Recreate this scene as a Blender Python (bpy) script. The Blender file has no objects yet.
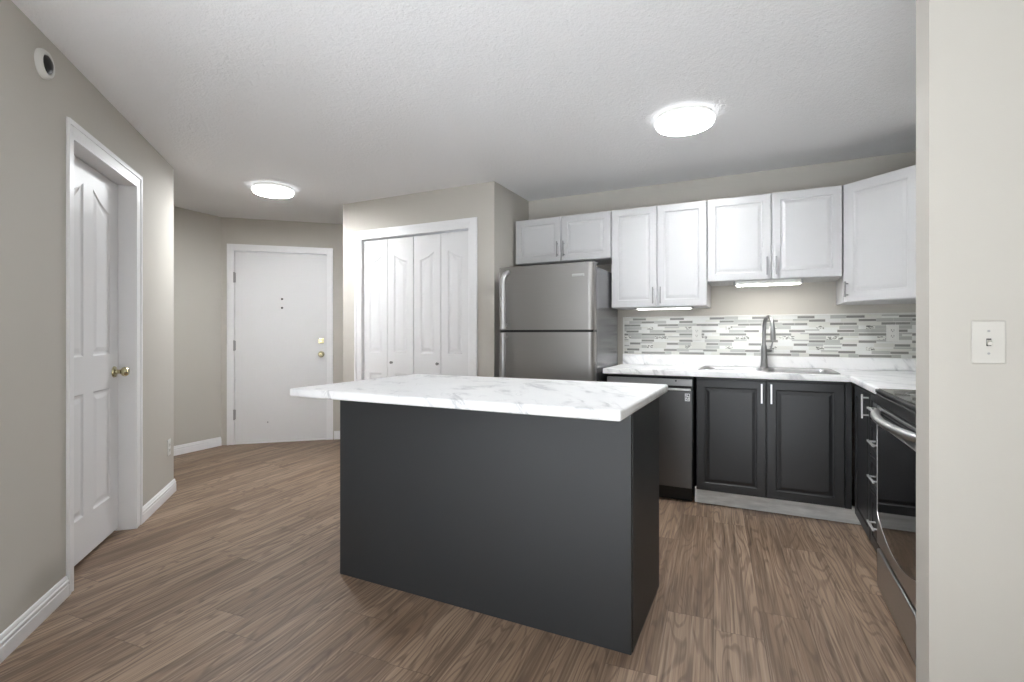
import bpy, bmesh, math, random
from mathutils import Vector, Matrix
R = math.radians
SC = bpy.context.scene
COL = SC.collection

# ------------------------------------------------------------------ camera, world, light, exposure
EYE = 1.16
CEIL = 2.394
cam_d = bpy.data.cameras.new('camera')
cam = bpy.data.objects.new('camera', cam_d)
COL.objects.link(cam)
cam.location = (0, 0, EYE)
cam.rotation_euler = (R(90), 0, R(26.12))
cam_d.sensor_width = 36
cam_d.lens = 501.13 / 1024 * 36
cam_d.shift_y = -6.2 / 1024
cam_d.clip_start = 0.02
SC.camera = cam

W = bpy.data.worlds.new('daylight')
W.use_nodes = True
W.node_tree.nodes['Background'].inputs[0].default_value = (0.80, 0.88, 1.0, 1)
W.node_tree.nodes['Background'].inputs[1].default_value = 0.9
SC.world = W


def area(name, loc, rot, sx, sy, power, col=(1, 1, 1)):
    l = bpy.data.lights.new(name, 'AREA')
    l.shape = 'RECTANGLE'
    l.size, l.size_y, l.energy, l.color = sx, sy, power, col
    o = bpy.data.objects.new(name, l)
    o.location, o.rotation_euler = loc, rot
    COL.objects.link(o)
    return o


# added fills at the invented rear window: one level, one tilted toward the ceiling
area('rear_fill', (0.4, -5.62, 1.55), (R(94), 0, 0), 6.6, 1.25, 15, (0.97, 0.985, 1))
area('fill_uplight', (0.4, -5.60, 1.0), (R(130), 0, 0), 6.6, 0.9, 130, (0.94, 0.975, 1))

# added low sun through the invented window; the pale carpet bounces it upward
sun_d = bpy.data.lights.new('sun', 'SUN')
sun_d.energy, sun_d.angle, sun_d.color = 45.0, R(0.6), (0.91, 0.958, 1.0)
sun = bpy.data.objects.new('sun', sun_d)
sun.rotation_euler = (R(90 - 21), 0, R(6))
COL.objects.link(sun)

vs = SC.view_settings
vs.view_transform = 'Standard'
vs.look = 'None'
vs.exposure = 0.27
vs.gamma = 1.0
vs.use_curve_mapping = False


# ------------------------------------------------------------------ materials
def srgb(r, g, b):
    f = lambda c: (c / 12.92) if c <= 0.04045 else ((c + 0.055) / 1.055) ** 2.4
    return (f(r / 255), f(g / 255), f(b / 255), 1)


class N:
    def __init__(s, name):
        s.m = bpy.data.materials.new(name)
        s.m.use_nodes = True
        s.t = s.m.node_tree
        s.b = s.t.nodes['Principled BSDF']

    def node(s, typ, ins=None, **kw):
        n = s.t.nodes.new(typ)
        for k, v in kw.items():
            setattr(n, k, v)
        for k, v in (ins or {}).items():
            if isinstance(v, bpy.types.NodeSocket):
                s.t.links.new(v, n.inputs[k])
            else:
                n.inputs[k].default_value = v
        return n

    def set(s, **kw):
        for k, v in kw.items():
            k = k.replace('_', ' ')
            if isinstance(v, bpy.types.NodeSocket):
                s.t.links.new(v, s.b.inputs[k])
            else:
                s.b.inputs[k].default_value = v
        return s

    def math(s, op, a, b=0.0, c=0.0, clamp=False):
        return s.node('ShaderNodeMath', {0: a, 1: b, 2: c}, operation=op, use_clamp=clamp).outputs[0]

    def mix(s, fac, a, b, blend='MIX'):
        n = s.node('ShaderNodeMix', data_type='RGBA', blend_type=blend)
        for i, v in ((0, fac), (6, a), (7, b)):
            if isinstance(v, bpy.types.NodeSocket):
                s.t.links.new(v, n.inputs[i])
            else:
                n.inputs[i].default_value = v
        return n.outputs[2]

    def ramp(s, fac, stops):
        n = s.node('ShaderNodeValToRGB', {0: fac})
        e = n.color_ramp.elements
        while len(e) < len(stops):
            e.new(0.5)
        for i, (p, c) in enumerate(stops):
            e[i].position = p
            e[i].color = c if len(c) == 4 else (*c, 1)
        return n.outputs[0]

    def noise(s, vec, scale, detail=3, rough=0.5, dist=0.0):
        return s.node('ShaderNodeTexNoise', {'Vector': vec, 'Scale': scale, 'Detail': detail, 'Roughness': rough, 'Distortion': dist}).outputs[0]

    def obj(s):
        return s.node('ShaderNodeTexCoord').outputs['Object']

    def bump(s, h, strength, dist=0.01):
        n = s.node('ShaderNodeBump', {'Height': h, 'Strength': strength, 'Distance': dist})
        s.t.links.new(n.outputs[0], s.b.inputs['Normal'])


M = {}


def plain(name, col, rough=0.5, metal=0.0, spec=0.5, bumpy=0.0, bscale=200.0, var=0.0):
    n = N(name)
    c = col
    o = n.obj()
    if var:
        v = n.noise(o, 6.0, 3)
        c = n.mix(n.math('MULTIPLY', v, var), col, tuple(x * 0.6 for x in col[:3]) + (1,))
    n.set(Base_Color=c, Roughness=rough, Metallic=metal)
    n.b.inputs['Specular IOR Level'].default_value = spec
    if bumpy:
        n.bump(n.noise(o, bscale, 2), bumpy, 0.002)
    M[name] = n.m
    return n


plain('wall_paint', srgb(198, 194, 186), 0.75, spec=0.25, bumpy=0.12, bscale=260, var=0.03)
plain('white_trim', srgb(242, 242, 243), 0.38, var=0.03)
plain('white_door', srgb(232, 232, 233), 0.42, var=0.03)
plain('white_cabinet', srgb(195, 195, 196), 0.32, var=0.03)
plain('grey_cabinet', srgb(34, 35, 37), 0.38, var=0.10)
plain('island_paint', srgb(43, 45, 47), 0.5, var=0.08)
plain('black_plastic', srgb(11, 11, 12), 0.3, var=0.1)
plain('dark_recess', srgb(24, 24, 25), 0.8, var=0.1)
plain('black_glass', srgb(8, 8, 9), 0.04, spec=0.6, var=0.1)
plain('white_plastic', srgb(226, 226, 222), 0.35, var=0.03)
plain('chrome', (0.62, 0.62, 0.63, 1), 0.26, 1.0, var=0.05)
plain('nickel', (0.30, 0.30, 0.30, 1), 0.4, 1.0, var=0.05)
plain('brass', (0.55, 0.50, 0.32, 1), 0.2, 1.0, var=0.08)
plain('hinge_steel', (0.42, 0.42, 0.42, 1), 0.4, 1.0, var=0.1)
plain('badge_silver', (0.75, 0.75, 0.76, 1), 0.3, 0.6, var=0.05)
plain('tile_cream', srgb(216, 216, 209), 0.22, var=0.2)
plain('tile_white', srgb(224, 225, 222), 0.18, var=0.16)
plain('tile_grey', srgb(184, 185, 181), 0.2, var=0.25)
plain('tile_dark', srgb(142, 142, 138), 0.22, var=0.4)
plain('carpet', srgb(228, 230, 232), 0.9, spec=0.1, bumpy=0.4, bscale=300, var=0.03)  # pale tone of the added sun reflector behind the camera
plain('satin', (0.50, 0.50, 0.50, 1), 0.4, 1.0, var=0.05)
plain('almond_plastic', srgb(206, 203, 196), 0.4, var=0.03)
plain('ring_grey', srgb(120, 120, 120), 0.5, var=0.05)
plain('grout', srgb(214, 213, 206), 0.8, var=0.1)

# speckled mosaic chips
n = N('tile_speckle')
o = n.obj()
v = n.noise(n.node('ShaderNodeMapping', {'Vector': o, 'Scale': (1, 1, 2.2)}).outputs[0], 75, 1)
n.set(Base_Color=n.ramp(v, [(0.42, srgb(120, 120, 116)), (0.55, srgb(226, 226, 220))]), Roughness=0.25)
M['tile_speckle'] = n.m

# popcorn ceiling
n = N('ceiling_stipple')
o = n.obj()
v = n.math('ADD', n.noise(o, 85, 4, 0.65), n.math('MULTIPLY', n.noise(o, 30, 2), 0.5))
n.set(Base_Color=srgb(248, 248, 249), Roughness=0.9)
n.b.inputs['Specular IOR Level'].default_value = 0.1
n.bump(v, 0.45, 0.012)
M['ceiling_stipple'] = n.m


# brushed steel
def steel(name, col, rough, sc):
    n = N(name)
    o = n.obj()
    st = n.noise(n.node('ShaderNodeMapping', {'Vector': o, 'Scale': sc}).outputs[0], 1.0, 4, 0.6)
    big = n.noise(o, 1.6, 1)
    c = n.mix(n.math('MULTIPLY', st, 0.35), col, tuple(x * 0.72 for x in col[:3]) + (1,))
    n.set(Base_Color=c, Metallic=1.0, Roughness=n.math('MULTIPLY_ADD', st, 0.14, rough))
    n.bump(n.math('ADD', st, n.math('MULTIPLY', big, 2.0)), 0.06, 0.002)
    M[name] = n.m


steel('fridge_steel', (0.33, 0.32, 0.31, 1), 0.34, (3, 3, 700))
steel('dark_steel', (0.15, 0.15, 0.15, 1), 0.3, (700, 3, 3))
steel('range_steel', (0.46, 0.46, 0.46, 1), 0.26, (3, 3, 600))
steel('sink_steel', (0.42, 0.42, 0.42, 1), 0.36, (500, 3, 3))
plain('fridge_side', (0.17, 0.17, 0.175, 1), 0.22, 0.6, bumpy=0.1, bscale=400, var=0.06)

# marble-look laminate: soft grey diagonal streaks on white
n = N('marble_laminate')
o = n.obj()
sp = n.node('ShaderNodeSeparateXYZ', {0: o})
flat = n.node('ShaderNodeCombineXYZ', {0: sp.outputs[0], 1: n.math('ADD', sp.outputs[1], sp.outputs[2])}).outputs[0]
turn = n.node('ShaderNodeMapping', {'Vector': flat, 'Rotation': (0, 0, R(52))}).outputs[0]
rot = n.node('ShaderNodeMapping', {'Vector': turn, 'Scale': (0.42, 1.5, 1.0)}).outputs[0]
w1 = n.noise(rot, 3.4, 5, 0.55, 0.6)
v1 = n.math('ABSOLUTE', n.math('SUBTRACT', w1, 0.5))
vein = n.ramp(v1, [(0.0, (1, 1, 1)), (0.012, (0.75, 0.75, 0.75)), (0.05, (0, 0, 0))])
w2 = n.noise(rot, 7.5, 4, 0.6, 0.8)
v2 = n.ramp(n.math('ABSOLUTE', n.math('SUBTRACT', w2, 0.5)), [(0.0, (1, 1, 1)), (0.025, (0, 0, 0))])
msk = n.ramp(n.noise(o, 7.0, 2), [(0.46, (0, 0, 0)), (0.62, (1, 1, 1))])
a = n.math('MULTIPLY', vein, n.math('MULTIPLY_ADD', msk, 0.8, 0.06))
b = n.math('MULTIPLY', v2, n.math('MULTIPLY', msk, 0.45))
base = n.mix(n.ramp(n.noise(rot, 2.0, 3), [(0.4, (0, 0, 0)), (0.7, (1, 1, 1))]), srgb(246, 246, 246), srgb(238, 239, 240))
c = n.mix(n.math('MULTIPLY', n.math('ADD', a, b, clamp=True), 0.55), base, srgb(150, 151, 156))
n.set(Base_Color=c, Roughness=0.3)
M['marble_laminate'] = n.m

n = N('plinth_laminate')
o = n.obj()
v = n.noise(n.node('ShaderNodeMapping', {'Vector': o, 'Scale': (2, 2, 9)}).outputs[0], 3.0, 5, 0.6)
n.set(Base_Color=n.ramp(v, [(0.3, srgb(205, 205, 203)), (0.65, srgb(240, 240, 238))]), Roughness=0.4)
M['plinth_laminate'] = n.m

# vinyl plank floor
n = N('vinyl_plank')
o = n.node('ShaderNodeMapping', {'Vector': n.obj(), 'Rotation': (0, 0, R(-4.2))}).outputs[0]
sx = n.node('ShaderNodeSeparateXYZ', {0: o})
PW, PL = 0.178, 1.22
u = n.math('DIVIDE', sx.outputs[0], PW)
row = n.math('FLOOR', u)
rr = n.node('ShaderNodeTexWhiteNoise', {'W': row}, noise_dimensions='1D').outputs['Value']
vv = n.math('ADD', n.math('DIVIDE', sx.outputs[1], PL), n.math('MULTIPLY', rr, 7.31))
colm = n.math('FLOOR', vv)
idv = n.node('ShaderNodeCombineXYZ', {0: row, 1: colm}).outputs[0]
wn = n.node('ShaderNodeTexWhiteNoise', {'Vector': idv}, noise_dimensions='3D')
rnd = wn.outputs['Value']
off = n.node('ShaderNodeVectorMath', {0: wn.outputs['Color'], 1: (37.0, 53.0, 19.0)}, operation='MULTIPLY').outputs[0]
pv = n.node('ShaderNodeVectorMath', {0: o, 1: off}, operation='ADD').outputs[0]
g1v = n.node('ShaderNodeMapping', {'Vector': pv, 'Scale': (7.0, 0.75, 1)}).outputs[0]
low = n.noise(g1v, 1.0, 2, 0.45, 0.25)
rings = n.math('SINE', n.math('MULTIPLY', low, 125.0))
ringm = n.ramp(rings, [(0.35, (0, 0, 0)), (0.98, (1, 1, 1))])
g2v = n.node('ShaderNodeMapping', {'Vector': pv, 'Scale': (120.0, 2.2, 1)}).outputs[0]
fine = n.noise(g2v, 1.0, 4, 0.6)
g3v = n.node('ShaderNodeMapping', {'Vector': pv, 'Scale': (24.0, 0.9, 1)}).outputs[0]
streak = n.noise(g3v, 1.0, 3, 0.55)
tone = n.ramp(rnd, [(0.0, srgb(126, 104, 85)), (0.3, srgb(145, 122, 101)), (0.65, srgb(162, 139, 118)), (1.0, srgb(136, 114, 94))])
c = n.mix(n.ramp(streak, [(0.34, (1, 1, 1)), (0.58, (0, 0, 0))]), tone, n.mix(0.62, tone, srgb(88, 70, 58)))
c = n.mix(n.math('MULTIPLY', ringm, 0.60), c, srgb(98, 79, 66))
c = n.mix(n.math('MULTIPLY', n.ramp(fine, [(0.5, (0, 0, 0)), (0.72, (1, 1, 1))]), 0.78), c, srgb(80, 63, 52))
c = n.mix(n.math('MULTIPLY', n.ramp(fine, [(0.30, (1, 1, 1)), (0.45, (0, 0, 0))]), 0.42), c, srgb(182, 162, 142))
fu = n.math('FRACT', u)
fv = n.math('FRACT', vv)
eu = n.math('MINIMUM', fu, n.math('SUBTRACT', 1.0, fu))
ev = n.math('MINIMUM', fv, n.math('SUBTRACT', 1.0, fv))
gu = n.math('LESS_THAN', eu, 0.010)
gv = n.math('LESS_THAN', ev, 0.0014)
gr = n.math('MAXIMUM', gu, gv)
c = n.mix(n.math('MULTIPLY', gr, 0.4), c, srgb(62, 48, 40))
n.set(Base_Color=c, Roughness=n.math('MULTIPLY_ADD', fine, 0.15, 0.40))
n.b.inputs['Specular IOR Level'].default_value = 0.35
n.bump(n.math('SUBTRACT', n.math('MULTIPLY', fine, 0.3), gr), 0.25, 0.002)
M['vinyl_plank'] = n.m


def emit(name, col, s):
    n = N(name)
    n.set(Base_Color=(0.9, 0.9, 0.9, 1), Emission_Color=col, Emission_Strength=s, Roughness=0.4)
    M[name] = n.m


emit('lamp_diffuser', (0.955, 0.98, 1.0, 1), 118.0)
emit('lamp_diffuser_entry', (0.955, 0.98, 1.0, 1), 138.0)
emit('lamp_rim', (0.955, 0.98, 1.0, 1), 2.0)
emit('strip_light', (1, 0.98, 0.95, 1), 24.0)
emit('strip_light_soft', (1, 0.98, 0.95, 1), 7.0)


# ------------------------------------------------------------------ mesh helpers
class MB:
    def __init__(s):
        s.bm = bmesh.new()

    def box(s, x0, x1, y0, y1, z0, z1, bev=0.0, mi=0, seg=2):
        b = bmesh.new()
        vs_ = [b.verts.new((x, y, z)) for z in (z0, z1) for x, y in ((x0, y0), (x1, y0), (x1, y1), (x0, y1))]
        for f in ((3, 2, 1, 0), (4, 5, 6, 7), (0, 1, 5, 4), (1, 2, 6, 5), (2, 3, 7, 6), (3, 0, 4, 7)):
            b.faces.new([vs_[i] for i in f])
        if bev:
            bmesh.ops.bevel(b, geom=b.edges[:], offset=bev, segments=seg, profile=0.5, affect='EDGES')
        return s.absorb(b, mi)

    def absorb(s, b, mi=0, mat=None):
        bmesh.ops.recalc_face_normals(b, faces=b.faces[:])
        for f in b.faces:
            f.material_index = mi
        me = bpy.data.meshes.new('tmp')
        b.to_mesh(me)
        b.free()
        if mat is not None:
            me.transform(mat)
        s.bm.from_mesh(me)
        bpy.data.meshes.remove(me)
        return s

    def prism(s, pts, z0, z1, bev=0.0, mi=0, seg=2, mat=None):
        b = bmesh.new()
        lo = [b.verts.new((x, y, z0)) for x, y in pts]
        hi = [b.verts.new((x, y, z1)) for x, y in pts]
        k = len(pts)
        b.faces.new(lo[::-1])
        b.faces.new(hi)
        for i in range(k):
            b.faces.new((lo[i], lo[(i + 1) % k], hi[(i + 1) % k], hi[i]))
        if bev:
            bmesh.ops.bevel(b, geom=b.edges[:], offset=bev, segments=seg, profile=0.5, affect='EDGES')
        return s.absorb(b, mi, mat)

    def extrude_x(s, prof, x0, x1, mi=0):
        """profile of (y, z) points swept along x"""
        m = Matrix(((0, 0, 1, 0), (1, 0, 0, 0), (0, 1, 0, 0), (0, 0, 0, 1)))
        return s.prism(prof, x0, x1, 0, mi, mat=m)

    def lathe(s, prof, loc=(0, 0, 0), axis='Z', seg=40, mi=0):
        """profile of (radius, height); axis Z up, or -Y (towards the front)"""
        b = bmesh.new()
        rings = []
        for r, h in prof:
            if r < 1e-6:
                rings.append([b.verts.new((0, 0, h))])
            else:
                rings.append([b.verts.new((r * math.cos(2 * math.pi * i / seg), r * math.sin(2 * math.pi * i / seg), h)) for i in range(seg)])
        for a, c in zip(rings, rings[1:]):
            for i in range(seg):
                j = (i + 1) % seg
                if len(a) == 1 and len(c) == 1:
                    continue
                if len(a) == 1:
                    b.faces.new((a[0], c[j], c[i]))
                elif len(c) == 1:
                    b.faces.new((a[i], a[j], c[0]))
                else:
                    b.faces.new((a[i], a[j], c[j], c[i]))
        if len(rings[0]) > 1:
            b.faces.new(rings[0][::-1])
        if len(rings[-1]) > 1:
            b.faces.new(rings[-1])
        m = Matrix.Translation(loc)
        if axis == '-Y':
            m = m @ Matrix.Rotation(R(90), 4, 'X')
        elif axis == '-X':
            m = m @ Matrix.Rotation(R(-90), 4, 'Y')
        return s.absorb(b, mi, m)

    def tube(s, pts, r, seg=12, mi=0, flat=None):
        """round (or, with flat=(rx, ry), oval) tube along points; r may be a list"""
        b = bmesh.new()
        pts = [Vector(p) for p in pts]
        rs = r if isinstance(r, (list, tuple)) else [r] * len(pts)
        prev = None
        up = Vector((0, 0, 1))
        rings = []
        for i, p in enumerate(pts):
            d = (pts[min(i + 1, len(pts) - 1)] - pts[max(i - 1, 0)]).normalized()
            if prev is None:
                a = d.cross(up)
                if a.length < 0.05:
                    a = d.cross(Vector((1, 0, 0)))
            else:
                a = prev - d * prev.dot(d)
            a.normalize()
            prev = a
            c = d.cross(a)
            fx, fy = flat if flat else (1, 1)
            rings.append([b.verts.new(p + a * (rs[i] * fx * math.cos(2 * math.pi * k / seg)) + c * (rs[i] * fy * math.sin(2 * math.pi * k / seg))) for k in range(seg)])
        for a, c in zip(rings, rings[1:]):
            for k in range(seg):
                j = (k + 1) % seg
                b.faces.new((a[k], a[j], c[j], c[k]))
        b.faces.new(rings[0][::-1])
        b.faces.new(rings[-1])
        return s.absorb(b, mi)

    def build(s, name, mats, parent=None, smooth=False):
        me = bpy.data.meshes.new(name)
        s.bm.to_mesh(me)
        s.bm.free()
        for m in (mats if isinstance(mats, (list, tuple)) else [mats]):
            me.materials.append(M[m])
        o = bpy.data.objects.new(name, me)
        COL.objects.link(o)
        if smooth:
            for p in me.polygons:
                p.use_smooth = True
            me.set_sharp_from_angle(angle=R(35))
        if parent:
            o.parent = parent
        return o


def tag(o, label, cat=None, group=None, kind=None):
    o['label'] = label
    if cat:
        o['category'] = cat
    if group:
        o['group'] = group
    if kind:
        o['kind'] = kind
    return o


def thing(name, label, cat, loc=(0, 0, 0), rz=0.0, group=None, kind=None):
    o = bpy.data.objects.new(name, None)
    o.empty_display_size = 0.1
    COL.objects.link(o)
    o.location = loc
    o.rotation_euler = (0, 0, R(rz))
    return tag(o, label, cat, group, kind)


def structure(o, label, cat, loc=None, rz=None):
    if loc:
        o.location = loc
    if rz is not None:
        o.rotation_euler = (0, 0, R(rz))
    return tag(o, label, cat, None, 'structure')


def panel_slab(w, h, t, panels, steps, x0=0.0, z0=0.0, edge=0.003):
    """door slab, front face at y=0 looking to -y, back at y=t, with routed/raised panels.
    panels: (px0, px1, pz0, pz1, top) where top(f) is extra height at fraction f across the width
    steps: (inset, depth) rings from the panel outline inwards"""
    b = bmesh.new()

    def ring(pts, y):
        return [b.verts.new((x0 + x, y, z0 + z)) for x, z in pts]

    def outline(p, d):
        a, c, e, g, top = p
        pts = [(a + d, e + d), (c - d, e + d)]
        k = 14 if top else 1
        for i in range(k + 1):
            f = 1 - i / k
            pts.append((a + d + (c - a - 2 * d) * f, g - d + (top(f) if top else 0)))
        return pts

    rect = lambda d: [(d, d), (w - d, d), (w - d, h - d), (d, h - d)]
    outer = ring(rect(edge), 0.0)
    mid = ring(rect(0), edge)
    back = ring(rect(0), t)
    loops = [outer]
    edges = []
    for i in range(4):
        edges.append(b.edges.new((outer[i], outer[(i + 1) % 4])))
    for p in panels:
        pr = ring(outline(p, 0), 0.0)
        for i in range(len(pr)):
            edges.append(b.edges.new((pr[i], pr[(i + 1) % len(pr)])))
        loops.append(pr)
    bmesh.ops.triangle_fill(b, use_beauty=True, use_dissolve=False, edges=edges)
    for A, B in ((outer, mid), (mid, back)):
        for i in range(4):
            j = (i + 1) % 4
            b.faces.new((A[i], A[j], B[j], B[i]))
    b.faces.new(back)
    for p, pr in zip(panels, loops[1:]):
        cur = pr
        for ins, dep in steps:
            nx = ring(outline(p, ins), dep)
            for i in range(len(cur)):
                j = (i + 1) % len(cur)
                b.faces.new((cur[i], cur[j], nx[j], nx[i]))
            cur = nx
        b.faces.new(cur)
    mb = MB()
    mb.absorb(b)
    return mb


CAB = [(0.003, 0.004), (0.007, 0.005), (0.011, 0.005), (0.030, 0.001), (0.033, 0.001)]
HALL = [(0.008, 0.006), (0.016, 0.007), (0.022, 0.007), (0.045, 0.002), (0.048, 0.002)]


def bar_pull(parent, x, z, length, vertical=True, mat='nickel', y=0.0):
    mb = MB()
    hl = length / 2
    if vertical:
        mb.box(x - 0.005, x + 0.005, y - 0.033, y - 0.024, z - hl, z + hl, 0.0015)
        for s in (-1, 1):
            mb.tube([(x, y + 0.001, z + s * hl * 0.72), (x, y - 0.026, z + s * hl * 0.72)], 0.0042, 10)
    else:
        mb.box(x - hl, x + hl, y - 0.033, y - 0.024, z - 0.005, z + 0.005, 0.0015)
        for s in (-1, 1):
            mb.tube([(x + s * hl * 0.72, y + 0.001, z), (x + s * hl * 0.72, y - 0.026, z)], 0.0042, 10)
    return mb.build('handle', mat, parent)


# ------------------------------------------------------------------ room shell
TH = 0.115
A_L = 135.6                      # left wall: local x runs away from the camera along the wall
O_L = (-2.735, 1.103, 0)         # outer edge of the near door casing
uL = Vector((math.cos(R(A_L)), math.sin(R(A_L)), 0))
A_D = 41.93                      # entry wall
O_D = (-4.970, 3.453, 0)         # hinge edge of the entry door
uD = Vector((math.cos(R(A_D)), math.sin(R(A_D)), 0))
Y_B = 4.223                      # kitchen back wall
Y_C = 3.552                      # closet front wall
X_CS = -1.90                     # closet side wall beside the refrigerator
X_R = 1.15                       # kitchen right wall

structure(MB().prism([(-5.7, -5.7), (4.7, -5.7), (4.7, 5.4), (-5.7, 5.4)], -0.08, 0).build('floor', 'vinyl_plank'),
          'brown wood-look vinyl plank floor running through kitchen and entry', 'floor')
structure(MB().prism([(-5.7, -5.7), (4.7, -5.7), (4.7, 5.4), (-5.7, 5.4)], CEIL, CEIL + 0.08).build('ceiling', 'ceiling_stipple'),
          'white stippled flat ceiling over kitchen and entry', 'ceiling')


structure(MB().box(-3.3, 0.75, -5.45, -0.25, 0.0005, 0.012).build('bounce_floor', 'carpet'),  # unseen floor patch added as a reflector for the sun
          'added pale carpet behind the camera that bounces sun up to the ceiling', 'floor')


def wall(name, label, x0, x1, loc, rz, holes=(), th=TH):
    """front face on local y=0, body behind it; holes are (hx0, hx1, hz0, hz1)"""
    mb = MB()
    cur = x0
    for a, b, c, d in holes:
        mb.box(cur, a, 0, th, 0, CEIL)
        if d < CEIL:
            mb.box(a, b, 0, th, d, CEIL)
        if c > 0:
            mb.box(a, b, 0, th, 0, c)
        cur = b
    mb.box(cur, x1, 0, th, 0, CEIL)
    return structure(mb.build(name, 'wall_paint'), label, 'wall', loc, rz)


DOOR_H = 2.06
L0, L1 = 0.072, 0.864            # left door opening along the wall
wall('wall_left', 'greige left wall with the panelled white door in it', -1.30, 1.612, O_L, A_L, [(L0, L1, 0, DOOR_H)])
pc = Vector(O_L) + uL * 1.612
wall('wall_return', 'greige wall end turning into the entry behind the left corner', 0.116, 1.62, pc, 225.6)
wall('wall_hall', 'greige entry wall left of the white entry door', -2.30, 0.10, (-5.058, 3.374, 0), 93.3)
wall('wall_entry', 'greige wall around the flat white entry door', -0.113, 2.2, O_D, A_D, [(-0.006, 0.942, 0, DOOR_H + 0.004)])
C0, C1 = -3.299, -2.127
wall('wall_closet', 'greige wall around the white bifold closet doors', -3.522, X_CS, (0, Y_C, 0), 0, [(C0, C1, 0, 2.05)])
wall('wall_closet_side', 'greige closet side wall next to the refrigerator', Y_C + TH, Y_B, (X_CS, 0, 0), 90)
wall('wall_closet_end', 'greige closet end wall facing the entry', -5.0, -Y_C - TH, (-3.522, 0, 0), 270)
wall('wall_back', 'greige kitchen back wall behind the cabinets and tiles', X_CS - TH, X_R + TH, (0, Y_B, 0), 0)
wall('wall_right', 'greige kitchen wall behind the stove', -Y_B, -1.90, (X_R, 0, 0), 270)
wall('wall_front', 'greige wall end with the light switch in the right foreground', 0.43, 4.5, (0, 1.771, 0), 0, th=0.129)
pe = Vector(O_L) + uL * -1.30
wall('wall_living', 'greige wall end beside the living room, behind the camera on the left', -2.20, -0.116, pe, 45.6)
wall('wall_west', 'greige living room wall left behind the camera', -5.5, -1.30, (-3.33, 0, 0), 90)
wall('wall_light_block', 'greige unseen wall added right of the light switch wall to shade it', -1.771, 0.6, (0.68, 0, 0), 270)  # unseen blocker, keeps rear and side light off the light switch wall
wall('wall_rear', 'greige living room wall with an invented wide window behind the camera', -4.7, 3.45, (0, -5.5, 0), 180, [(-3.8, 3.0, 0.90, 2.20)])
wall('wall_side', 'greige living room wall right behind the camera', -1.771, 5.6, (4.5, 0, 0), 270)


# invented window behind the camera, placed to let in the added daylight
mb = MB()
z0, z1, t = 0.90, 2.20, 0.05
for x in (-3.8, -2.1, -0.4, 1.3, 2.95):
    mb.box(x, x + t, 0.02, 0.09, z0, z1)
mb.box(-3.8, 3.0, 0.02, 0.09, z0, z0 + t).box(-3.8, 3.0, 0.02, 0.09, z1 - t, z1)
structure(mb.build('window_added', 'white_trim'), 'white framed wide window added behind the camera to admit daylight', 'window', (0, -5.5, 0), 180)

# ------------------------------------------------------------------ baseboards and casings
BB = [(0, 0), (-0.014, 0), (-0.014, 0.052), (-0.0115, 0.055), (-0.0115, 0.060), (-0.013, 0.063), (-0.013, 0.070), (-0.008, 0.075), (-0.008, 0.080), (-0.005, 0.089), (0, 0.092)]


def baseboard(name, label, x0, x1, loc, rz):
    structure(MB().extrude_x(BB, x0, x1).build(name, 'white_trim'), label, 'baseboard', loc, rz)


baseboard('baseboard_left', 'white ribbed baseboard on the left wall before the panelled door', -1.30, 0.029, O_L, A_L)
baseboard('baseboard_corner', 'short white baseboard between the panelled door and the wall corner', 0.937, 1.626, O_L, A_L)
baseboard('baseboard_return', 'white baseboard on the wall end inside the entry', 0.0, 1.55, pc, 225.6)
baseboard('baseboard_hall', 'white baseboard left of the entry door', -2.2, 0.0, (-5.058, 3.374, 0), 93.3)
baseboard('baseboard_entry', 'white baseboard right of the entry door', 1.005, 1.95, O_D, A_D)
baseboard('baseboard_closet', 'white baseboard right of the closet doors', C1 + 0.07, X_CS + 0.014, (0, Y_C, 0), 0)
baseboard('baseboard_front', 'white baseboard under the light switch wall', 0.43, 4.5, (0, 1.771, 0), 0)


def casing(name, label, x0, x1, top, loc, rz, w=0.06, jamb=0.0, wl=None):
    """three-sided door casing around an opening x0..x1, with its jamb lining"""
    mb = MB()
    wl = wl or w
    for a, b, q, sg in ((x0 - wl, x0, wl, -1), (x1, x1 + w, w, 1)):
        mb.box(a, b, -0.010, 0, 0, top + w, 0.003)
        inner = b if sg < 0 else a
        mb.box(*sorted((inner + sg * q * 0.62, inner + sg * q * 0.98)), -0.0145, -0.0095, 0, top + w * 0.98, 0.002)
    mb.box(x0, x1, -0.010, 0, top, top + w, 0.003)
    mb.box(x0 - wl * 0.62, x1 + w * 0.62, -0.0145, -0.0095, top + w * 0.62, top + w * 0.98, 0.002)
    if jamb:
        mb.box(x0 - 0.001, x0 + 0.012, -0.009, jamb, 0, top)
        mb.box(x1 - 0.012, x1 + 0.001, -0.009, jamb, 0, top)
        mb.box(x0, x1, -0.009, jamb, top - 0.012, top + 0.001)
    return structure(mb.build(name, 'white_trim'), label, 'door frame', loc, rz)


casing('trim_1', 'white casing and deep jamb around the panelled left door', L0, L1, DOOR_H, O_L, A_L, 0.070, 0.10, 0.042)
casing('trim_2', 'white casing around the flat entry door', -0.004, 0.940, DOOR_H + 0.004, O_D, A_D, 0.055, 0.10)
casing('trim_3', 'white casing around the bifold closet doors', C0, C1, 2.05, (0, Y_C, 0), 0, 0.072, 0.10)

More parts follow.
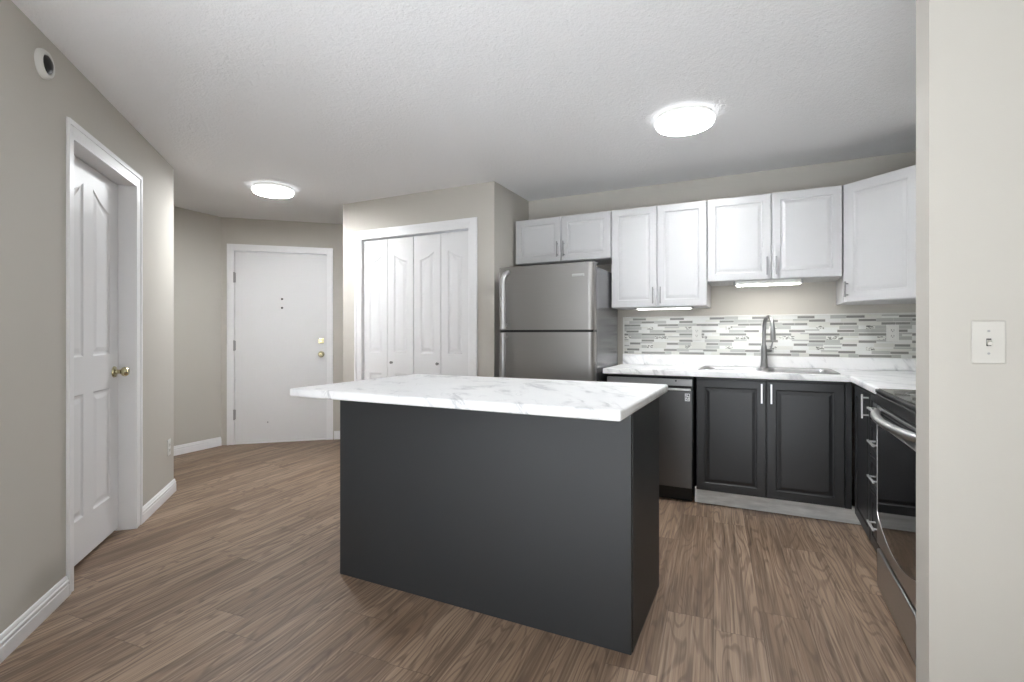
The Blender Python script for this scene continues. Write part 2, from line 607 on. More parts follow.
# ------------------------------------------------------------------ doors
# panelled door deep in the left wall
d = thing('door_1', 'white panelled door with a brass knob deep in the left wall', 'door', Vector(O_L), A_L, None, 'structure')
n_off = 0.083
dw = L1 - L0 - 0.028
arch_r = lambda f: 0.085 * (1 - f) ** 1.6 * (1 if f < 1 else 0)
arch_l = lambda f: 0.085 * f ** 1.6
px = [(0.115, dw / 2 - 0.055), (dw / 2 + 0.055, dw - 0.115)]
slab = panel_slab(dw, DOOR_H - 0.032, 0.036, [
    (px[0][0], px[0][1], 0.215, 0.84, None), (px[1][0], px[1][1], 0.215, 0.84, None),
    (px[0][0], px[0][1], 1.03, 1.83, arch_l), (px[1][0], px[1][1], 1.03, 1.83, arch_r)], HALL).build('door_slab', 'white_door', d)
slab.location = (L0 + 0.014, n_off, 0.018)
kb = MB().lathe([(0.0, 0.072), (0.018, 0.071), (0.026, 0.062), (0.028, 0.052), (0.024, 0.042), (0.013, 0.034), (0.011, 0.022), (0.014, 0.012), (0.031, 0.008), (0.033, 0.0), (0.0, 0.0)], (0, 0, 0), '-Y', 32).build('door_knob', 'brass', d, True)
kb.location = (L0 + 0.014 + dw - 0.062, n_off, 0.945)
structure(MB().box(L0 - 0.2, L1 + 0.2, 0.20, 0.26, 0, CEIL).box(L0 - 0.2, L0 - 0.14, 0.115, 0.2, 0, CEIL).box(L1 + 0.14, L1 + 0.2, 0.115, 0.2, 0, CEIL).build('wall_leak_block', 'wall_paint'),  # unseen backing, added so no sky light leaks round the door
          'added panel sealing stray light out behind the panelled left door', 'wall', O_L, A_L)

# flat entry door
d = thing('door_2', 'flat white entry door with brass deadbolt and knob', 'door', O_D, A_D, None, 'structure')
MB().box(0.012, 0.926, 0.016, 0.058, 0.016, DOOR_H - 0.016, 0.002).build('door_slab', 'white_door', d)
MB().box(0.0, 0.936, 0.0, 0.09, 0.0, 0.013, 0.003).build('threshold', 'white_trim', d)
for z in (0.316, 1.046, 1.766):
    MB().box(0.000, 0.022, 0.002, 0.0155, z - 0.05, z + 0.05, 0.001).tube([(0.008, -0.003, z - 0.055), (0.008, -0.003, z + 0.055)], 0.009, 12).build('hinge', 'hinge_steel', d)
MB().box(0.445, 0.498, 0.0135, 0.0165, 1.405, 1.59, 0.0012).build('peephole_plate', 'white_door', d)
for z in (1.547, 1.452):
    MB().lathe([(0.0, 0.004), (0.010, 0.004), (0.011, 0.0), (0, 0)], (0.472, 0.0136, z), '-Y', 20).build('peephole', 'dark_recess', d)
MB().box(0.842, 0.898, 0.008, 0.0165, 1.065, 1.121, 0.003).lathe([(0.0, 0.02), (0.017, 0.02), (0.020, 0.0), (0, 0)], (0.870, 0.009, 1.093), '-Y', 24).build('deadbolt', 'brass', d)
MB().lathe([(0.0, 0.062), (0.018, 0.061), (0.027, 0.052), (0.028, 0.040), (0.020, 0.030), (0.012, 0.024), (0.013, 0.010), (0.033, 0.007), (0.034, 0.0), (0, 0)], (0.870, 0.0165, 0.945), '-Y', 32).build('door_knob', 'brass', d, True)
MB().lathe([(0.0, 0.003), (0.006, 0.002), (0.007, 0.0), (0, 0)], (0.33, 0.0165, 0.22), '-Y', 14).build('screw_cap', 'nickel', d)

# bifold closet doors: two pairs
lw = (C1 - C0 - 0.030) / 4
slope = lambda sgn: (lambda f: 0.062 * (f if sgn > 0 else 1 - f) ** 1.5)
for pair in range(2):
    side = 'left' if pair == 0 else 'right'
    d = thing('door_%d' % (3 + pair), 'white bifold closet door pair, the %s of the two' % side, 'door', (C0 + 0.013 + pair * (2 * lw + 0.004), Y_C + 0.018, 0), 0, None, 'structure')
    for k in range(2):
        sg = 1 if k == 0 else -1
        lf = panel_slab(lw - 0.003, 2.012, 0.032, [(0.072, lw - 0.072, 0.16, 0.80, None), (0.072, lw - 0.072, 0.985, 1.80, slope(sg))], HALL).build('leaf', 'white_door', d)
        lf.location = (k * lw, 0, 0.013)
    kx = lw + 0.05 if pair == 0 else lw - 0.03
    MB().lathe([(0.0, 0.026), (0.010, 0.025), (0.013, 0.019), (0.010, 0.012), (0.006, 0.008), (0.009, 0.0), (0, 0)], (kx, 0, 0.912), '-Y', 20).build('knob', 'nickel', d, True)

# ------------------------------------------------------------------ island
isl = thing('island_cabinet', 'charcoal painted island base under the white marble-look top', 'kitchen island', (-1.821, 1.817, 0))
iw, idp, ih = 1.41, 0.56, 0.8755
MB().box(0, iw, 0, 0.018, 0, ih, 0.0012).build('back_panel', 'island_paint', isl)
MB().box(iw - 0.018, iw + 0.0025, 0.0187, idp, 0, ih, 0.0012).build('side_panel', 'island_paint', isl)
MB().box(0, 0.018, 0.0187, idp, 0, ih, 0.0012).build('side_panel', 'island_paint', isl)
MB().box(0.0185, iw - 0.0185, 0.0187, idp - 0.022, 0.09, ih - 0.001).box(0.0185, iw - 0.0185, 0.0187, idp - 0.07, 0, 0.09).build('body', 'island_paint', isl)
for k in range(3):
    w3 = (iw - 0.006) / 3
    dd = panel_slab(w3 - 0.004, 0.755, 0.019, [(0.055, w3 - 0.059, 0.055, 0.70, None)], CAB).build('door', 'island_paint', isl)
    dd.rotation_euler = (0, 0, R(180))
    dd.location = (iw - 0.003 - k * w3, idp + 0.001, 0.108)
    bar_pull(dd, 0.03, 0.64, 0.13)
tp = MB().prism([(-1.928, 1.612), (-0.398, 1.612), (-0.398, 2.57), (-1.928, 2.57)], 0.877, 0.915, 0.009, seg=4).build('island_worktop', 'marble_laminate', None, True)
tag(tp, 'white marble-look laminate slab on the charcoal island', 'countertop')

# ------------------------------------------------------------------ base run: dishwasher, sink cabinet, corner, drawers
FY = 3.61                        # base door faces
FX = 0.512                       # right-run faces
BT = 0.872


def cabinet_door(parent, x, z, w, h, mat, hx=None, hz=None, hl=0.13, hmat='nickel', steps=CAB, fr=0.052):
    dd = panel_slab(w, h, 0.019, [(fr, w - fr, fr, h - fr, None)], steps).build('door', mat, parent)
    dd.location = (x, 0, z)
    if hx is not None:
        bar_pull(dd, hx, hz, hl, True, hmat)
    return dd


# dishwasher
dw_ = thing('dishwasher', 'dark stainless dishwasher under the counter left of the sink cabinet', 'dishwasher', (-0.998, FY, 0))
MB().box(0.0, 0.600, 0.03, 0.56, 0.105, 0.868).box(0.012, 0.588, 0.075, 0.5, 0, 0.105).build('body', 'black_plastic', dw_)
MB().box(0.004, 0.596, 0.0, 0.029, 0.108, 0.775, 0.003).build('door_panel', 'dark_steel', dw_)
MB().box(0.004, 0.596, 0.0, 0.029, 0.808, 0.853, 0.002).build('control_strip', 'range_steel', dw_)
MB().box(0.02, 0.588, -0.012, 0.022, 0.776, 0.790, 0.004).build('handle', 'badge_silver', dw_)
MB().lathe([(0, 0.0015), (0.006, 0.0015), (0.006, 0), (0, 0)], (0.49, 0.0, 0.842), '-Y', 16).build('indicator', 'black_plastic', dw_)
bd = MB().box(0.549, 0.582, -0.0015, 0.0, 0.705, 0.757, 0.0003).build('badge', 'badge_silver', dw_)
mk = MB()
for (a, b_, c, e) in ((0.554, 0.563, 0.745, 0.750), (0.567, 0.577, 0.741, 0.752), (0.553, 0.560, 0.730, 0.737), (0.565, 0.571, 0.724, 0.734), (0.574, 0.579, 0.732, 0.737), (0.556, 0.562, 0.714, 0.719), (0.567, 0.573, 0.711, 0.717)):
    mk.box(a, b_, -0.0021, -0.0014, c, e)
mk.build('badge_print', 'black_plastic', bd)

# sink base cabinet
sb = thing('sink_cabinet', 'charcoal two-door base cabinet under the sink', 'cabinet', (-0.376, FY, 0))
SW = 0.852
MB().box(0, 0.018, 0.020, 0.60, 0.107, BT).box(SW - 0.018, SW, 0.020, 0.60, 0.107, BT).box(0.018, SW - 0.018, 0.020, 0.60, 0.107, 0.125).box(0.018, SW - 0.018, 0.585, 0.60, 0.125, 0.70).box(0.018, SW - 0.018, 0.020, 0.038, 0.66, BT).box(0.018, SW - 0.018, 0.020, 0.026, 0.125, 0.66).build('body', 'grey_cabinet', sb)
hw = SW / 2
cabinet_door(sb, 0.003, 0.111, hw - 0.005, 0.750, 'grey_cabinet', hw - 0.030, 0.672, 0.125, 'badge_silver')
cabinet_door(sb, hw + 0.002, 0.111, hw - 0.005, 0.750, 'grey_cabinet', 0.026, 0.672, 0.125, 'badge_silver')
MB().box(SW + 0.0005, SW + 0.034, 0.006, 0.022, 0.107, BT).build('filler_strip', 'grey_cabinet', sb)

# blind corner cabinet on the right run (front looks to -x)
cb = thing('corner_cabinet', 'charcoal narrow-door base cabinet in the corner before the drawers', 'cabinet', (FX, 3.575, 0), 270)
CW = 0.487
MB().box(0, CW, 0.020, 0.60, 0.107, BT).build('body', 'grey_cabinet', cb)
cabinet_door(cb, 0.045, 0.111, CW - 0.048, 0.750, 'grey_cabinet', CW - 0.048 - 0.030, 0.680, 0.125, 'badge_silver')
# drawer stack
db = thing('drawer_cabinet', 'charcoal four-drawer base cabinet beside the stove', 'cabinet', (FX, 3.084, 0), 270)
DWD = 0.333
MB().box(0, DWD, 0.020, 0.60, 0.107, BT).build('body', 'grey_cabinet', db)
for z0, z1, hz in ((0.740, 0.864, 0.803), (0.560, 0.734, 0.642), (0.384, 0.554, 0.472), (0.111, 0.378, 0.250)):
    fr = 0.030 if z1 - z0 < 0.2 else 0.05
    dr = panel_slab(DWD - 0.006, z1 - z0, 0.019, [(fr, DWD - 0.006 - fr, fr, z1 - z0 - fr, None)], [(0.003, 0.004), (0.007, 0.005), (0.02, 0.001)]).build('drawer', 'grey_cabinet', db)
    dr.location = (0.003, 0, z0)
    bar_pull(dr, DWD / 2 + 0.01, hz - z0, 0.14, False, 'badge_silver')
# plinth
pl = MB().prism([(-0.392, 3.686), (0.572, 3.686), (0.572, 2.752), (0.590, 2.752), (0.590, 3.704), (-0.392, 3.704)], 0, 0.105).build('plinth', 'plinth_laminate')
tag(pl, 'pale grey marble-look toe kick under the charcoal base cabinets', 'plinth')

# worktop with upstand, cut out for the sink
EY, EX = 3.588, 0.497
SX0, SX1, SY0, SY1 = -0.352, 0.442, 3.672, 4.150
wk = thing('kitchen_worktop', 'white marble-look L-shaped worktop along the back wall and corner', 'countertop', (0, 0, 0))
mb = MB()
zz = (0.877, 0.915)
b = bmesh.new()
ol = [(-1.022, EY), (EX, EY), (EX, 2.752), (X_R - 0.002, 2.752), (X_R - 0.002, Y_B - 0.002), (-1.022, Y_B - 0.002)]
hl_ = [(SX0, SY0), (SX1, SY0), (SX1, SY1), (SX0, SY1)]
top_l = [b.verts.new((x, y, zz[1])) for x, y in ol]
top_h = [b.verts.new((x, y, zz[1])) for x, y in hl_]
es = [b.edges.new((l[i], l[(i + 1) % len(l)])) for l in (top_l, top_h) for i in range(len(l))]
bmesh.ops.triangle_fill(b, use_beauty=True, edges=es)
for f in b.faces:
    if f.normal.z < 0:
        f.normal_flip()
geo = bmesh.ops.extrude_face_region(b, geom=b.faces[:])
for v in geo['geom']:
    if isinstance(v, bmesh.types.BMVert):
        v.co.z = zz[0]
mb.absorb(b)
slab_o = mb.build('slab', 'marble_laminate', wk)
bv = slab_o.modifiers.new('round', 'BEVEL')
bv.width, bv.segments, bv.limit_method, bv.angle_limit = 0.008, 3, 'ANGLE', R(60)
up = MB().box(-1.022, X_R - 0.002, Y_B - 0.022, Y_B - 0.002, 0.9152, 1.000, 0.003).build('upstand', 'marble_laminate', wk)

# sink
sk = thing('sink', 'stainless double-bowl sink set into the white worktop', 'sink', (0.045, 3.911, 0.9155))
mb = MB()
rw, rd = 0.418, 0.256
b = bmesh.new()


def rrect(x0, x1, y0, y1, r, z, k=5):
    pts = []
    for cx, cy, a0 in ((x1 - r, y1 - r, 0), (x0 + r, y1 - r, 90), (x0 + r, y0 + r, 180), (x1 - r, y0 + r, 270)):
        for i in range(k + 1):
            a = R(a0 + 90 * i / k)
            pts.append((cx + r * math.cos(a), cy + r * math.sin(a), z))
    return pts


def loop(pts):
    return [b.verts.new(p) for p in pts]


def edg(l):
    return [b.edges.new((l[i], l[(i + 1) % len(l)])) for i in range(len(l))]


def skin(a, c):
    for i in range(len(a)):
        j = (i + 1) % len(a)
        b.faces.new((a[i], a[j], c[j], c[i]))


o0 = loop(rrect(-rw, rw, -rd, rd, 0.03, 0.0005))
o1 = loop(rrect(-rw + 0.004, rw - 0.004, -rd + 0.004, rd - 0.004, 0.028, 0.006))
o2 = loop(rrect(-rw + 0.016, rw - 0.016, -rd + 0.016, rd - 0.016, 0.025, 0.0035))
skin(o0, o1)
skin(o1, o2)
ee = edg(o2) if False else [e for e in b.edges if e.verts[0] in o2 and e.verts[1] in o2]
bowls = []
for x0, x1 in ((-0.385, -0.015), (0.015, 0.385)):
    l0 = loop(rrect(x0, x1, -0.222, 0.168, 0.05, 0.0035))
    ee += edg(l0)
    bowls.append((x0, x1, l0))
bmesh.ops.triangle_fill(b, use_beauty=True, edges=ee)
for x0, x1, l0 in bowls:
    l1 = loop(rrect(x0 + 0.006, x1 - 0.006, -0.216, 0.162, 0.047, -0.006))
    l2 = loop(rrect(x0 + 0.015, x1 - 0.015, -0.207, 0.153, 0.045, -0.155))
    l3 = loop(rrect(x0 + 0.045, x1 - 0.045, -0.177, 0.123, 0.03, -0.178))
    skin(l0, l1)
    skin(l1, l2)
    skin(l2, l3)
    b.faces.new(l3)
mb.absorb(b)
mb.build('basin', 'sink_steel', sk, True)
for cx in (-0.20, 0.20):
    MB().lathe([(0, 0.001), (0.022, 0.001), (0.026, 0.004), (0.042, 0.005), (0.043, 0.0), (0, 0)], (cx, -0.027, -0.178), 'Z', 28).build('drain', 'chrome', sk, True)

# faucet: gooseneck with side lever
fc = thing('faucet', 'brushed gooseneck kitchen faucet standing behind the sink', 'faucet', (0.042, 4.118, 0.9195), 18)
MB().lathe([(0.030, 0), (0.030, 0.006), (0.025, 0.012), (0.0225, 0.04), (0.021, 0.10), (0.019, 0.155), (0.0155, 0.165), (0, 0.165)], seg=28).build('body', 'nickel', fc, True)
path = [(0, 0, 0.16), (0, 0, 0.22), (0, 0, 0.27)]
for i in range(1, 15):
    a = math.pi * i / 14 * 0.97
    path.append((0, -0.085 + 0.085 * math.cos(a), 0.285 + 0.085 * math.sin(a)))
MB().tube(path, 0.0125, 16).build('spout', 'nickel', fc, True)
e_ = Vector(path[-1])
MB().tube([e_, e_ + Vector((0, -0.003, -0.02)), e_ + Vector((0, -0.006, -0.075)), e_ + Vector((0, -0.007, -0.09))], [0.0135, 0.016, 0.0175, 0.0165], 16).build('spray_head', 'nickel', fc, True)
MB().tube([(0.015, 0, 0.125), (0.042, 0, 0.127), (0.050, 0, 0.129)], [0.013, 0.013, 0.011], 14).tube([(0.044, 0, 0.128), (0.050, -0.004, 0.155), (0.058, -0.01, 0.200)], [0.0075, 0.006, 0.0045], 10).build('lever', 'nickel', fc, True)

# ------------------------------------------------------------------ backsplash mosaic
ts = thing('tile_backsplash', 'grey and cream linear mosaic tiles on the wall above the worktop', 'backsplash', (-1.022, Y_B - 0.002, 1.0005))
random.seed(4)
TWX = X_R - 0.004 + 1.022
mb = MB()
mb.box(0, TWX, -0.006, 0, 0, 0.300, 0, 0)
NR = 12
rh = 0.300 / NR
dark = {0: [(0.76, 1.12)], 1: [(0.0, 0.34)], 2: [(0.435, 0.97)], 4: [(0.58, 0.92)], 5: [(0.0, 0.63)], 7: [(0.0, 0.34)], 8: [(0.68, 0.97)], 10: [(0.60, 0.94)], 11: [(0.0, 0.63)]}
speck = {3: [(0.145, 0.315)], 6: [(0.36, 0.70)], 9: [(0.145, 0.315)]}
MOD = 0.300


def tile(x0, x1, z0, z1, mi, out):
    x0, x1 = max(x0, 0.012), min(x1, TWX)
    if x1 - x0 > 0.006:
        mb.box(x0 + 0.0008, x1 - 0.0008, -0.006 - out, -0.0055, z0 + 0.0008, z1 - 0.0008, 0, mi)


off = 0.155
for r in range(NR):
    zt = 0.300 - r * rh
    for k in range(-2, 9):
        u0 = off + k * MOD
        # light stones behind and between the dark strips
        cuts = {0: [0.12, 0.44, 0.76], 1: [0.0, 0.34, 0.66], 2: [0.435, 0.70, 0.97], 3: [0.0, 0.145, 0.315, 0.62], 4: [0.22, 0.58, 0.92], 5: [0.0, 0.63, 0.82], 6: [0.0, 0.36, 0.70],
                7: [0.0, 0.34, 0.64], 8: [0.30, 0.68, 0.97], 9: [0.0, 0.145, 0.315, 0.66], 10: [0.25, 0.60, 0.94], 11: [0.0, 0.63, 0.8]}[r]
        cs = cuts + [cuts[0] + 1]
        for a, c in zip(cs, cs[1:]):
            isd = any(abs(a % 1 - q[0] % 1) < 0.02 or (q[0] - 0.01 <= a % 1 < q[1] - 0.02) for q in dark.get(r, []))
            iss = any(abs(a - q[0]) < 0.01 for q in speck.get(r, []))
            x0, x1 = u0 + a * MOD, u0 + c * MOD
            if isd:
                tile(x0, x1, zt - rh * 0.88, zt - rh * 0.16, 4, 0.0022)
                tile(x0, x1, zt - rh * 0.16, zt, random.choice((1, 2)), 0.001)
                tile(x0, x1, zt - rh, zt - rh * 0.88, random.choice((1, 2)), 0.001)
            elif iss:
                tile(x0, x1, zt - rh, zt, 5, 0.0014)
            else:
                if random.random() < 0.4:
                    tile(x0, x1, zt - rh * 0.5, zt, random.choice((1, 2, 3)), 0.0010)
                    tile(x0, x1, zt - rh, zt - rh * 0.5, random.choice((1, 2, 2)), 0.0014)
                else:
                    tile(x0, x1, zt - rh, zt, random.choice((1, 3, 2, 3)), 0.0012)
mb.build('mosaic', ['grout', 'tile_cream', 'tile_white', 'tile_grey', 'tile_dark', 'tile_speckle'], ts)
MB().box(0, TWX, -0.010, 0, 0.3005, 0.310, 0.002).box(0, 0.010, -0.010, -0.0061, 0, 0.3, 0.001).build('edge_trim', 'white_plastic', ts)


# wall outlets and switch
def outlet(label, loc, rz, group=None, name='wall_outlet'):
    t = thing(name, label, 'outlet', loc, rz, group)
    MB().box(-0.035, 0.035, -0.006, 0, -0.0575, 0.0575, 0.0025).build('cover_plate', 'white_plastic', t)
    for s in (-1, 1):
        r_ = MB().box(-0.017, 0.017, -0.0085, -0.0061, s * 0.0195 - 0.0145, s * 0.0195 + 0.0145, 0.003).build('receptacle', 'white_plastic', t)
        MB().box(-0.008, -0.0058, -0.0090, -0.0084, s * 0.0195 - 0.004, s * 0.0195 + 0.006).box(0.0058, 0.008, -0.0090, -0.0084, s * 0.0195 - 0.004, s * 0.0195 + 0.006).lathe([(0, 0.0006), (0.0025, 0.0006), (0.0025, 0), (0, 0)], (0, -0.0084, s * 0.0195 - 0.009), '-Y', 10).build('slots', 'dark_recess', r_)
    return t


outlet('white outlet in the mosaic tiles left of the faucet', (-0.433, Y_B - 0.0105, 1.173), 0)
outlet('white outlet in the mosaic tiles near the right corner', (0.825, Y_B - 0.0105, 1.172), 0)
pl_ = Vector(O_L) + uL * 1.488
outlet('white outlet low on the left wall near the corner baseboard', (pl_.x, pl_.y, 0.352), A_L)

sw = thing('light_switch', 'white toggle light switch on the foreground wall at right', 'light switch', (0.555, 1.771, 1.140))
MB().box(-0.035, 0.035, -0.006, 0, -0.0575, 0.0575, 0.003).build('cover_plate', 'almond_plastic', sw)
MB().box(-0.005, 0.005, -0.0066, -0.0059, -0.010, 0.010).build('slot', 'dark_recess', sw)
tg = MB().box(-0.0045, 0.0045, -0.013, 0.004, -0.005, 0.005, 0.001).build('toggle', 'almond_plastic', sw)
tg.location = (0, -0.005, 0.002)
tg.rotation_euler = (R(28), 0, 0)
for s in (-1, 1):
    MB().lathe([(0, 0.0012), (0.003, 0.0008), (0.0032, 0), (0, 0)], (0, -0.006, s * 0.030), '-Y', 12).build('screw', 'hinge_steel', sw)

# small round wall device high on the left wall
pd = Vector(O_L) + uL * -0.16
sn = thing('wall_sensor', 'small white-rimmed dark device high on the left wall by the ceiling', 'sensor', (pd.x, pd.y, 2.265), A_L)
MB().lathe([(0.058, 0), (0.058, 0.010), (0.050, 0.022), (0.041, 0.022), (0.038, 0.014), (0, 0.014)], (0, 0, 0), '-Y', 32).build('rim', 'white_plastic', sn, True)
MB().lathe([(0.037, 0.0142), (0.034, 0.022), (0.020, 0.030), (0, 0.032)], (0, 0, 0), '-Y', 28).build('lens', 'black_plastic', sn, True)

# ------------------------------------------------------------------ refrigerator
fr_ = thing('refrigerator', 'stainless top-freezer refrigerator between closet wall and counter', 'refrigerator', (-1.800, 3.43, 0))
FW = 0.760
MB().box(0.004, FW - 0.004, 0.082, 0.70, 0.03, 1.655, 0.006).build('body', 'fridge_side', fr_)
MB().box(0.02, FW - 0.02, 0.06, 0.5, 0.0, 0.085, 0.003).build('kick_grille', 'black_plastic', fr_)
dp = [(0.0, 0.070), (0.0, 0.022)] + [(0.022 - 0.022 * math.cos(R(15 * i)), 0.022 - 0.022 * math.sin(R(15 * i))) for i in range(1, 7)]
dp += [(FW - 0.045 + 0.045 * math.sin(R(11.25 * i)), 0.030 - 0.030 * math.cos(R(11.25 * i))) for i in range(0, 9)] + [(FW, 0.070)]
fz = MB().prism(dp, 1.197, 1.678).build('freezer_door', 'fridge_steel', fr_, True)
fd = MB().prism(dp, 0.095, 1.179).build('fridge_door', 'fridge_steel', fr_, True)
MB().box(0.01, FW - 0.01, 0.068, 0.083, 0.10, 1.668).box(0.008, FW - 0.008, 0.016, 0.07, 1.1785, 1.1975).build('gasket', 'black_plastic', fr_)
MB().box(FW - 0.075, FW - 0.006, 0.02, 0.14, 1.6785, 1.689, 0.003).build('hinge_cover', 'fridge_side', fr_)


def fridge_handle(parent, za, zb, curve_top):
    mb = MB()
    x = 0.074
    pts, rs = [], []
    k = 22
    for i in range(k + 1):
        f = i / k
        z = za + (zb - za) * f
        e = min(1.0, (1 - f if curve_top else f) / 0.16)
        y = -0.058 * math.sqrt(max(0.0, 1 - (1 - e) ** 2)) - 0.004
        pts.append((x + (0.012 * (1 - e)), y, z))
        rs.append(0.0165 + 0.004 * e)
    mb.tube(pts, rs, 16)
    zf = za + 0.03 if curve_top else zb - 0.03
    mb.tube([(x, -0.055, zf), (x, 0.002, zf)], 0.012, 12)
    h = mb.build('handle', 'satin', parent, True)
    zc = zb - 0.075 if curve_top else za + 0.075
    MB().tube([(x, -0.062, zc - 0.006), (x, -0.062, zc + 0.006)], 0.0205, 16).build('collar', 'satin', h, True)


fridge_handle(fz, 1.205, 1.640, True)
fridge_handle(fd, 0.70, 1.172, False)
bg = MB().box(0.600, 0.690, -0.003, 0.001, 1.580, 1.598, 0.001).build('badge', 'satin', fz)
MB().box(0.604, 0.686, -0.0036, -0.0029, 1.582, 1.588).build('badge_strip', 'hinge_steel', bg)


# ------------------------------------------------------------------ upper cabinets
UY = 3.875


def upper(name, label, x0, x1, z0, hb, hfrac):
    t = thing(name, label, 'cabinet', (x0, UY, 0))
    w = x1 - x0
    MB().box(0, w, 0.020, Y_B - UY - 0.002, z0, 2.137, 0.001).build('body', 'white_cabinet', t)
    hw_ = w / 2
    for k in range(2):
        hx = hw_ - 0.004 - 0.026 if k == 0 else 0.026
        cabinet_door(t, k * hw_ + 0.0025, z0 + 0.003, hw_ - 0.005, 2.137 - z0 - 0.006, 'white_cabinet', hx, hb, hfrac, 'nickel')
    return t


upper('over_fridge_cabinet', 'short white two-door wall cabinet above the refrigerator', -1.868, -1.036, 1.762, 0.098, 0.127)
upper('tall_wall_cabinet', 'tall white two-door wall cabinet right of the refrigerator', -1.033, -0.330, 1.370, 0.085, 0.125)
upper('sink_wall_cabinet', 'white two-door wall cabinet above the sink', -0.327, 0.497, 1.540, 0.09, 0.125)

cc = thing('corner_wall_cabinet', 'white diagonal corner wall cabinet at the right end', 'cabinet', (0.500, UY, 0), math.degrees(math.atan2(-0.300, 0.328)))
cl = math.hypot(0.300, 0.328)
ca = math.atan2(-0.300, 0.328)
inv = Matrix.Rotation(-ca, 4, 'Z') @ Matrix.Translation((-0.500, -UY, 0))
pts = [inv @ Vector(p) for p in ((0.500, UY + 0.019, 0), (0.513, UY + 0.014, 0), (0.841, 3.590, 0), (X_R - 0.003, 3.575, 0), (X_R - 0.003, Y_B - 0.002, 0), (0.500, Y_B - 0.002, 0))]
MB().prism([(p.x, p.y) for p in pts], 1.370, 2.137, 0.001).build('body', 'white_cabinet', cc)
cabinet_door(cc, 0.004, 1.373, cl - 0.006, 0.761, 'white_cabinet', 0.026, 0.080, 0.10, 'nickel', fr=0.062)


# under-cabinet lights
def strip(label, x0, x1, y, z, h, m):
    t = thing('under_cabinet_light', label, 'light', (x0, y, z))
    w = x1 - x0
    MB().box(0.012, w - 0.012, 0, 0.085, -h, 0, 0.003).build('housing', 'white_plastic', t)
    for a, b_ in ((0, 0.0118), (w - 0.0118, w)):
        MB().box(a, b_, -0.001, 0.086, -h - 0.001, 0, 0.003).build('end_cap', 'nickel', t)
    MB().box(0.02, w - 0.02, 0.006, 0.078, -h - 0.004, -h - 0.0005, 0.0012).build('diffuser', m, t)


strip('bright slim light bar under the cabinet above the sink', -0.155, 0.275, 3.897, 1.5395, 0.028, 'strip_light')
strip('thin light bar under the tall wall cabinet beside the refrigerator', -0.860, -0.430, 3.915, 1.3695, 0.010, 'strip_light_soft')

# ------------------------------------------------------------------ stove on the right wall (front looks to -x)
stv = thing('stove', 'stainless electric range with black glass oven door and bowed handle', 'stove', (0.480, 2.745, 0), 270)
SWD = 0.757
MB().box(0.0, SWD, 0.045, 0.655, 0.03, 0.900, 0.003).box(0.03, SWD - 0.03, 0.06, 0.6, 0, 0.03).build('body', 'dark_steel', stv)
MB().box(0.003, SWD - 0.003, 0.0, 0.044, 0.035, 0.205, 0.006).build('drawer', 'range_steel', stv)
# oven door: steel slab, glass with a bowed lower edge
od = MB().box(0.003, SWD - 0.003, 0.0, 0.044, 0.226, 0.845, 0.005).build('oven_door', 'range_steel', stv)
gp = []
for i in range(21):
    f = i / 20
    gp.append((0.035 + (SWD - 0.07) * f, 0.375 - 0.085 * math.sin(math.pi * f) ** 0.7))
gp += [(SWD - 0.035, 0.770), (0.035, 0.770)]
rotm = Matrix(((1, 0, 0, 0), (0, 0, -1, 0), (0, 1, 0, 0), (0, 0, 0, 1)))
MB().prism(gp, -0.001, 0.004, mat=rotm).build('glass', 'black_glass', od)
rim = [(x, -0.004, z) for x, z in gp] + [(gp[0][0], -0.004, gp[0][1])]
MB().tube(rim, 0.0016, 8).build('glass_trim', 'satin', od)
vt = MB()
for k in range(3):
    vt.box(0.10, SWD - 0.10, -0.0012, 0.003, 0.800 + k * 0.013, 0.806 + k * 0.013)
vt.build('vent', 'black_plastic', od)
hp = []
for i in range(25):
    f = i / 24
    hp.append((0.050 + (SWD - 0.10) * f, -0.004 - 0.046 * math.sin(math.pi * f) ** 0.7, 0.822))
MB().tube(hp, 0.018, 20, flat=(1.0, 0.8)).build('handle', 'satin', od, True)
MB().box(0.0, SWD, -0.004, 0.045, 0.851, 0.899, 0.004).build('front_lip', 'black_plastic', stv)
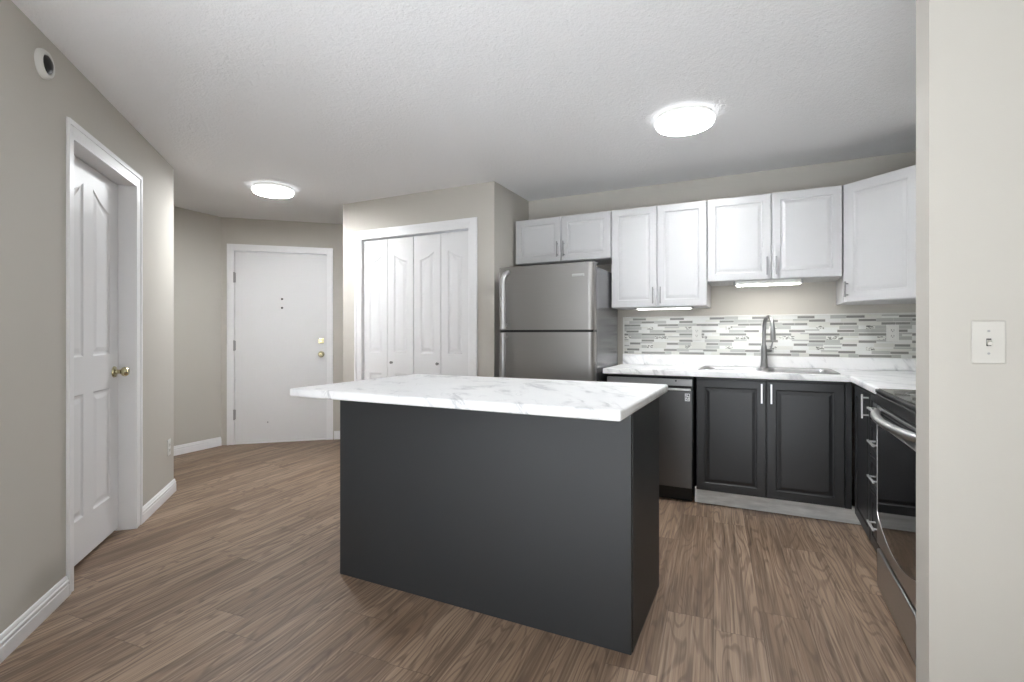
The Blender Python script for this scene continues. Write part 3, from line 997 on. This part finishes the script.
ck = MB().box(0.0, SWD, -0.006, 0.600, 0.9005, 0.918, 0.004).build('cooktop', 'black_plastic', stv)
MB().box(0.012, SWD - 0.012, 0.006, 0.592, 0.9182, 0.9202, 0.0008).build('glass_top', 'black_glass', ck)
for cx, cy, r_ in ((0.20, 0.17, 0.105), (0.56, 0.17, 0.085), (0.20, 0.44, 0.085), (0.56, 0.44, 0.105)):
    pts = [(cx + r_ * math.cos(math.pi * i / 20), cy + r_ * math.sin(math.pi * i / 20), 0.9203) for i in range(41)]
    MB().tube(pts, 0.0012, 6).build('burner_ring', 'hinge_steel', ck)
bgd = MB().box(0.0, SWD, 0.601, 0.655, 0.9005, 1.08, 0.008).build('control_panel', 'range_steel', stv)
for x in (0.09, 0.19, 0.57, 0.67):
    MB().lathe([(0.0, 0.026), (0.019, 0.026), (0.022, 0.0), (0, 0)], (x, 0.601, 1.00), '-Y', 24).build('knob', 'black_plastic', bgd)
MB().box(0.29, 0.47, 0.598, 0.6012, 0.965, 1.035, 0.001).build('display', 'black_glass', bgd)


# ------------------------------------------------------------------ ceiling lamps
def ceiling_lamp(label, x, y, lens='lamp_diffuser'):
    t = thing('ceiling_light', label, 'ceiling light', (x, y, CEIL), 0, 'round flush ceiling lights')
    MB().lathe([(0.150, 0), (0.152, -0.022), (0.0, -0.022)], seg=48).build('base', 'white_plastic', t, True)
    df = MB().lathe([(0.160, -0.0225), (0.164, -0.030), (0.160, -0.044), (0.150, -0.050), (0.0, -0.050)], seg=56).build('diffuser', 'lamp_rim', t, True)
    MB().lathe([(0.149, -0.0503), (0.140, -0.054), (0.0, -0.0565)], seg=56).build('lens', lens, df, True)
    pts = [(0.076 * math.cos(math.pi * i / 24), 0.076 * math.sin(math.pi * i / 24), -0.060) for i in range(49)]
    MB().tube(pts, 0.0055, 8).build('ring', 'ring_grey', t, True)
    return t


ceiling_lamp('round white lit ceiling light above the kitchen counter', -0.372, 2.975)
ceiling_lamp('round white lit ceiling light in front of the entry door', -3.64, 2.885, 'lamp_diffuser_entry')
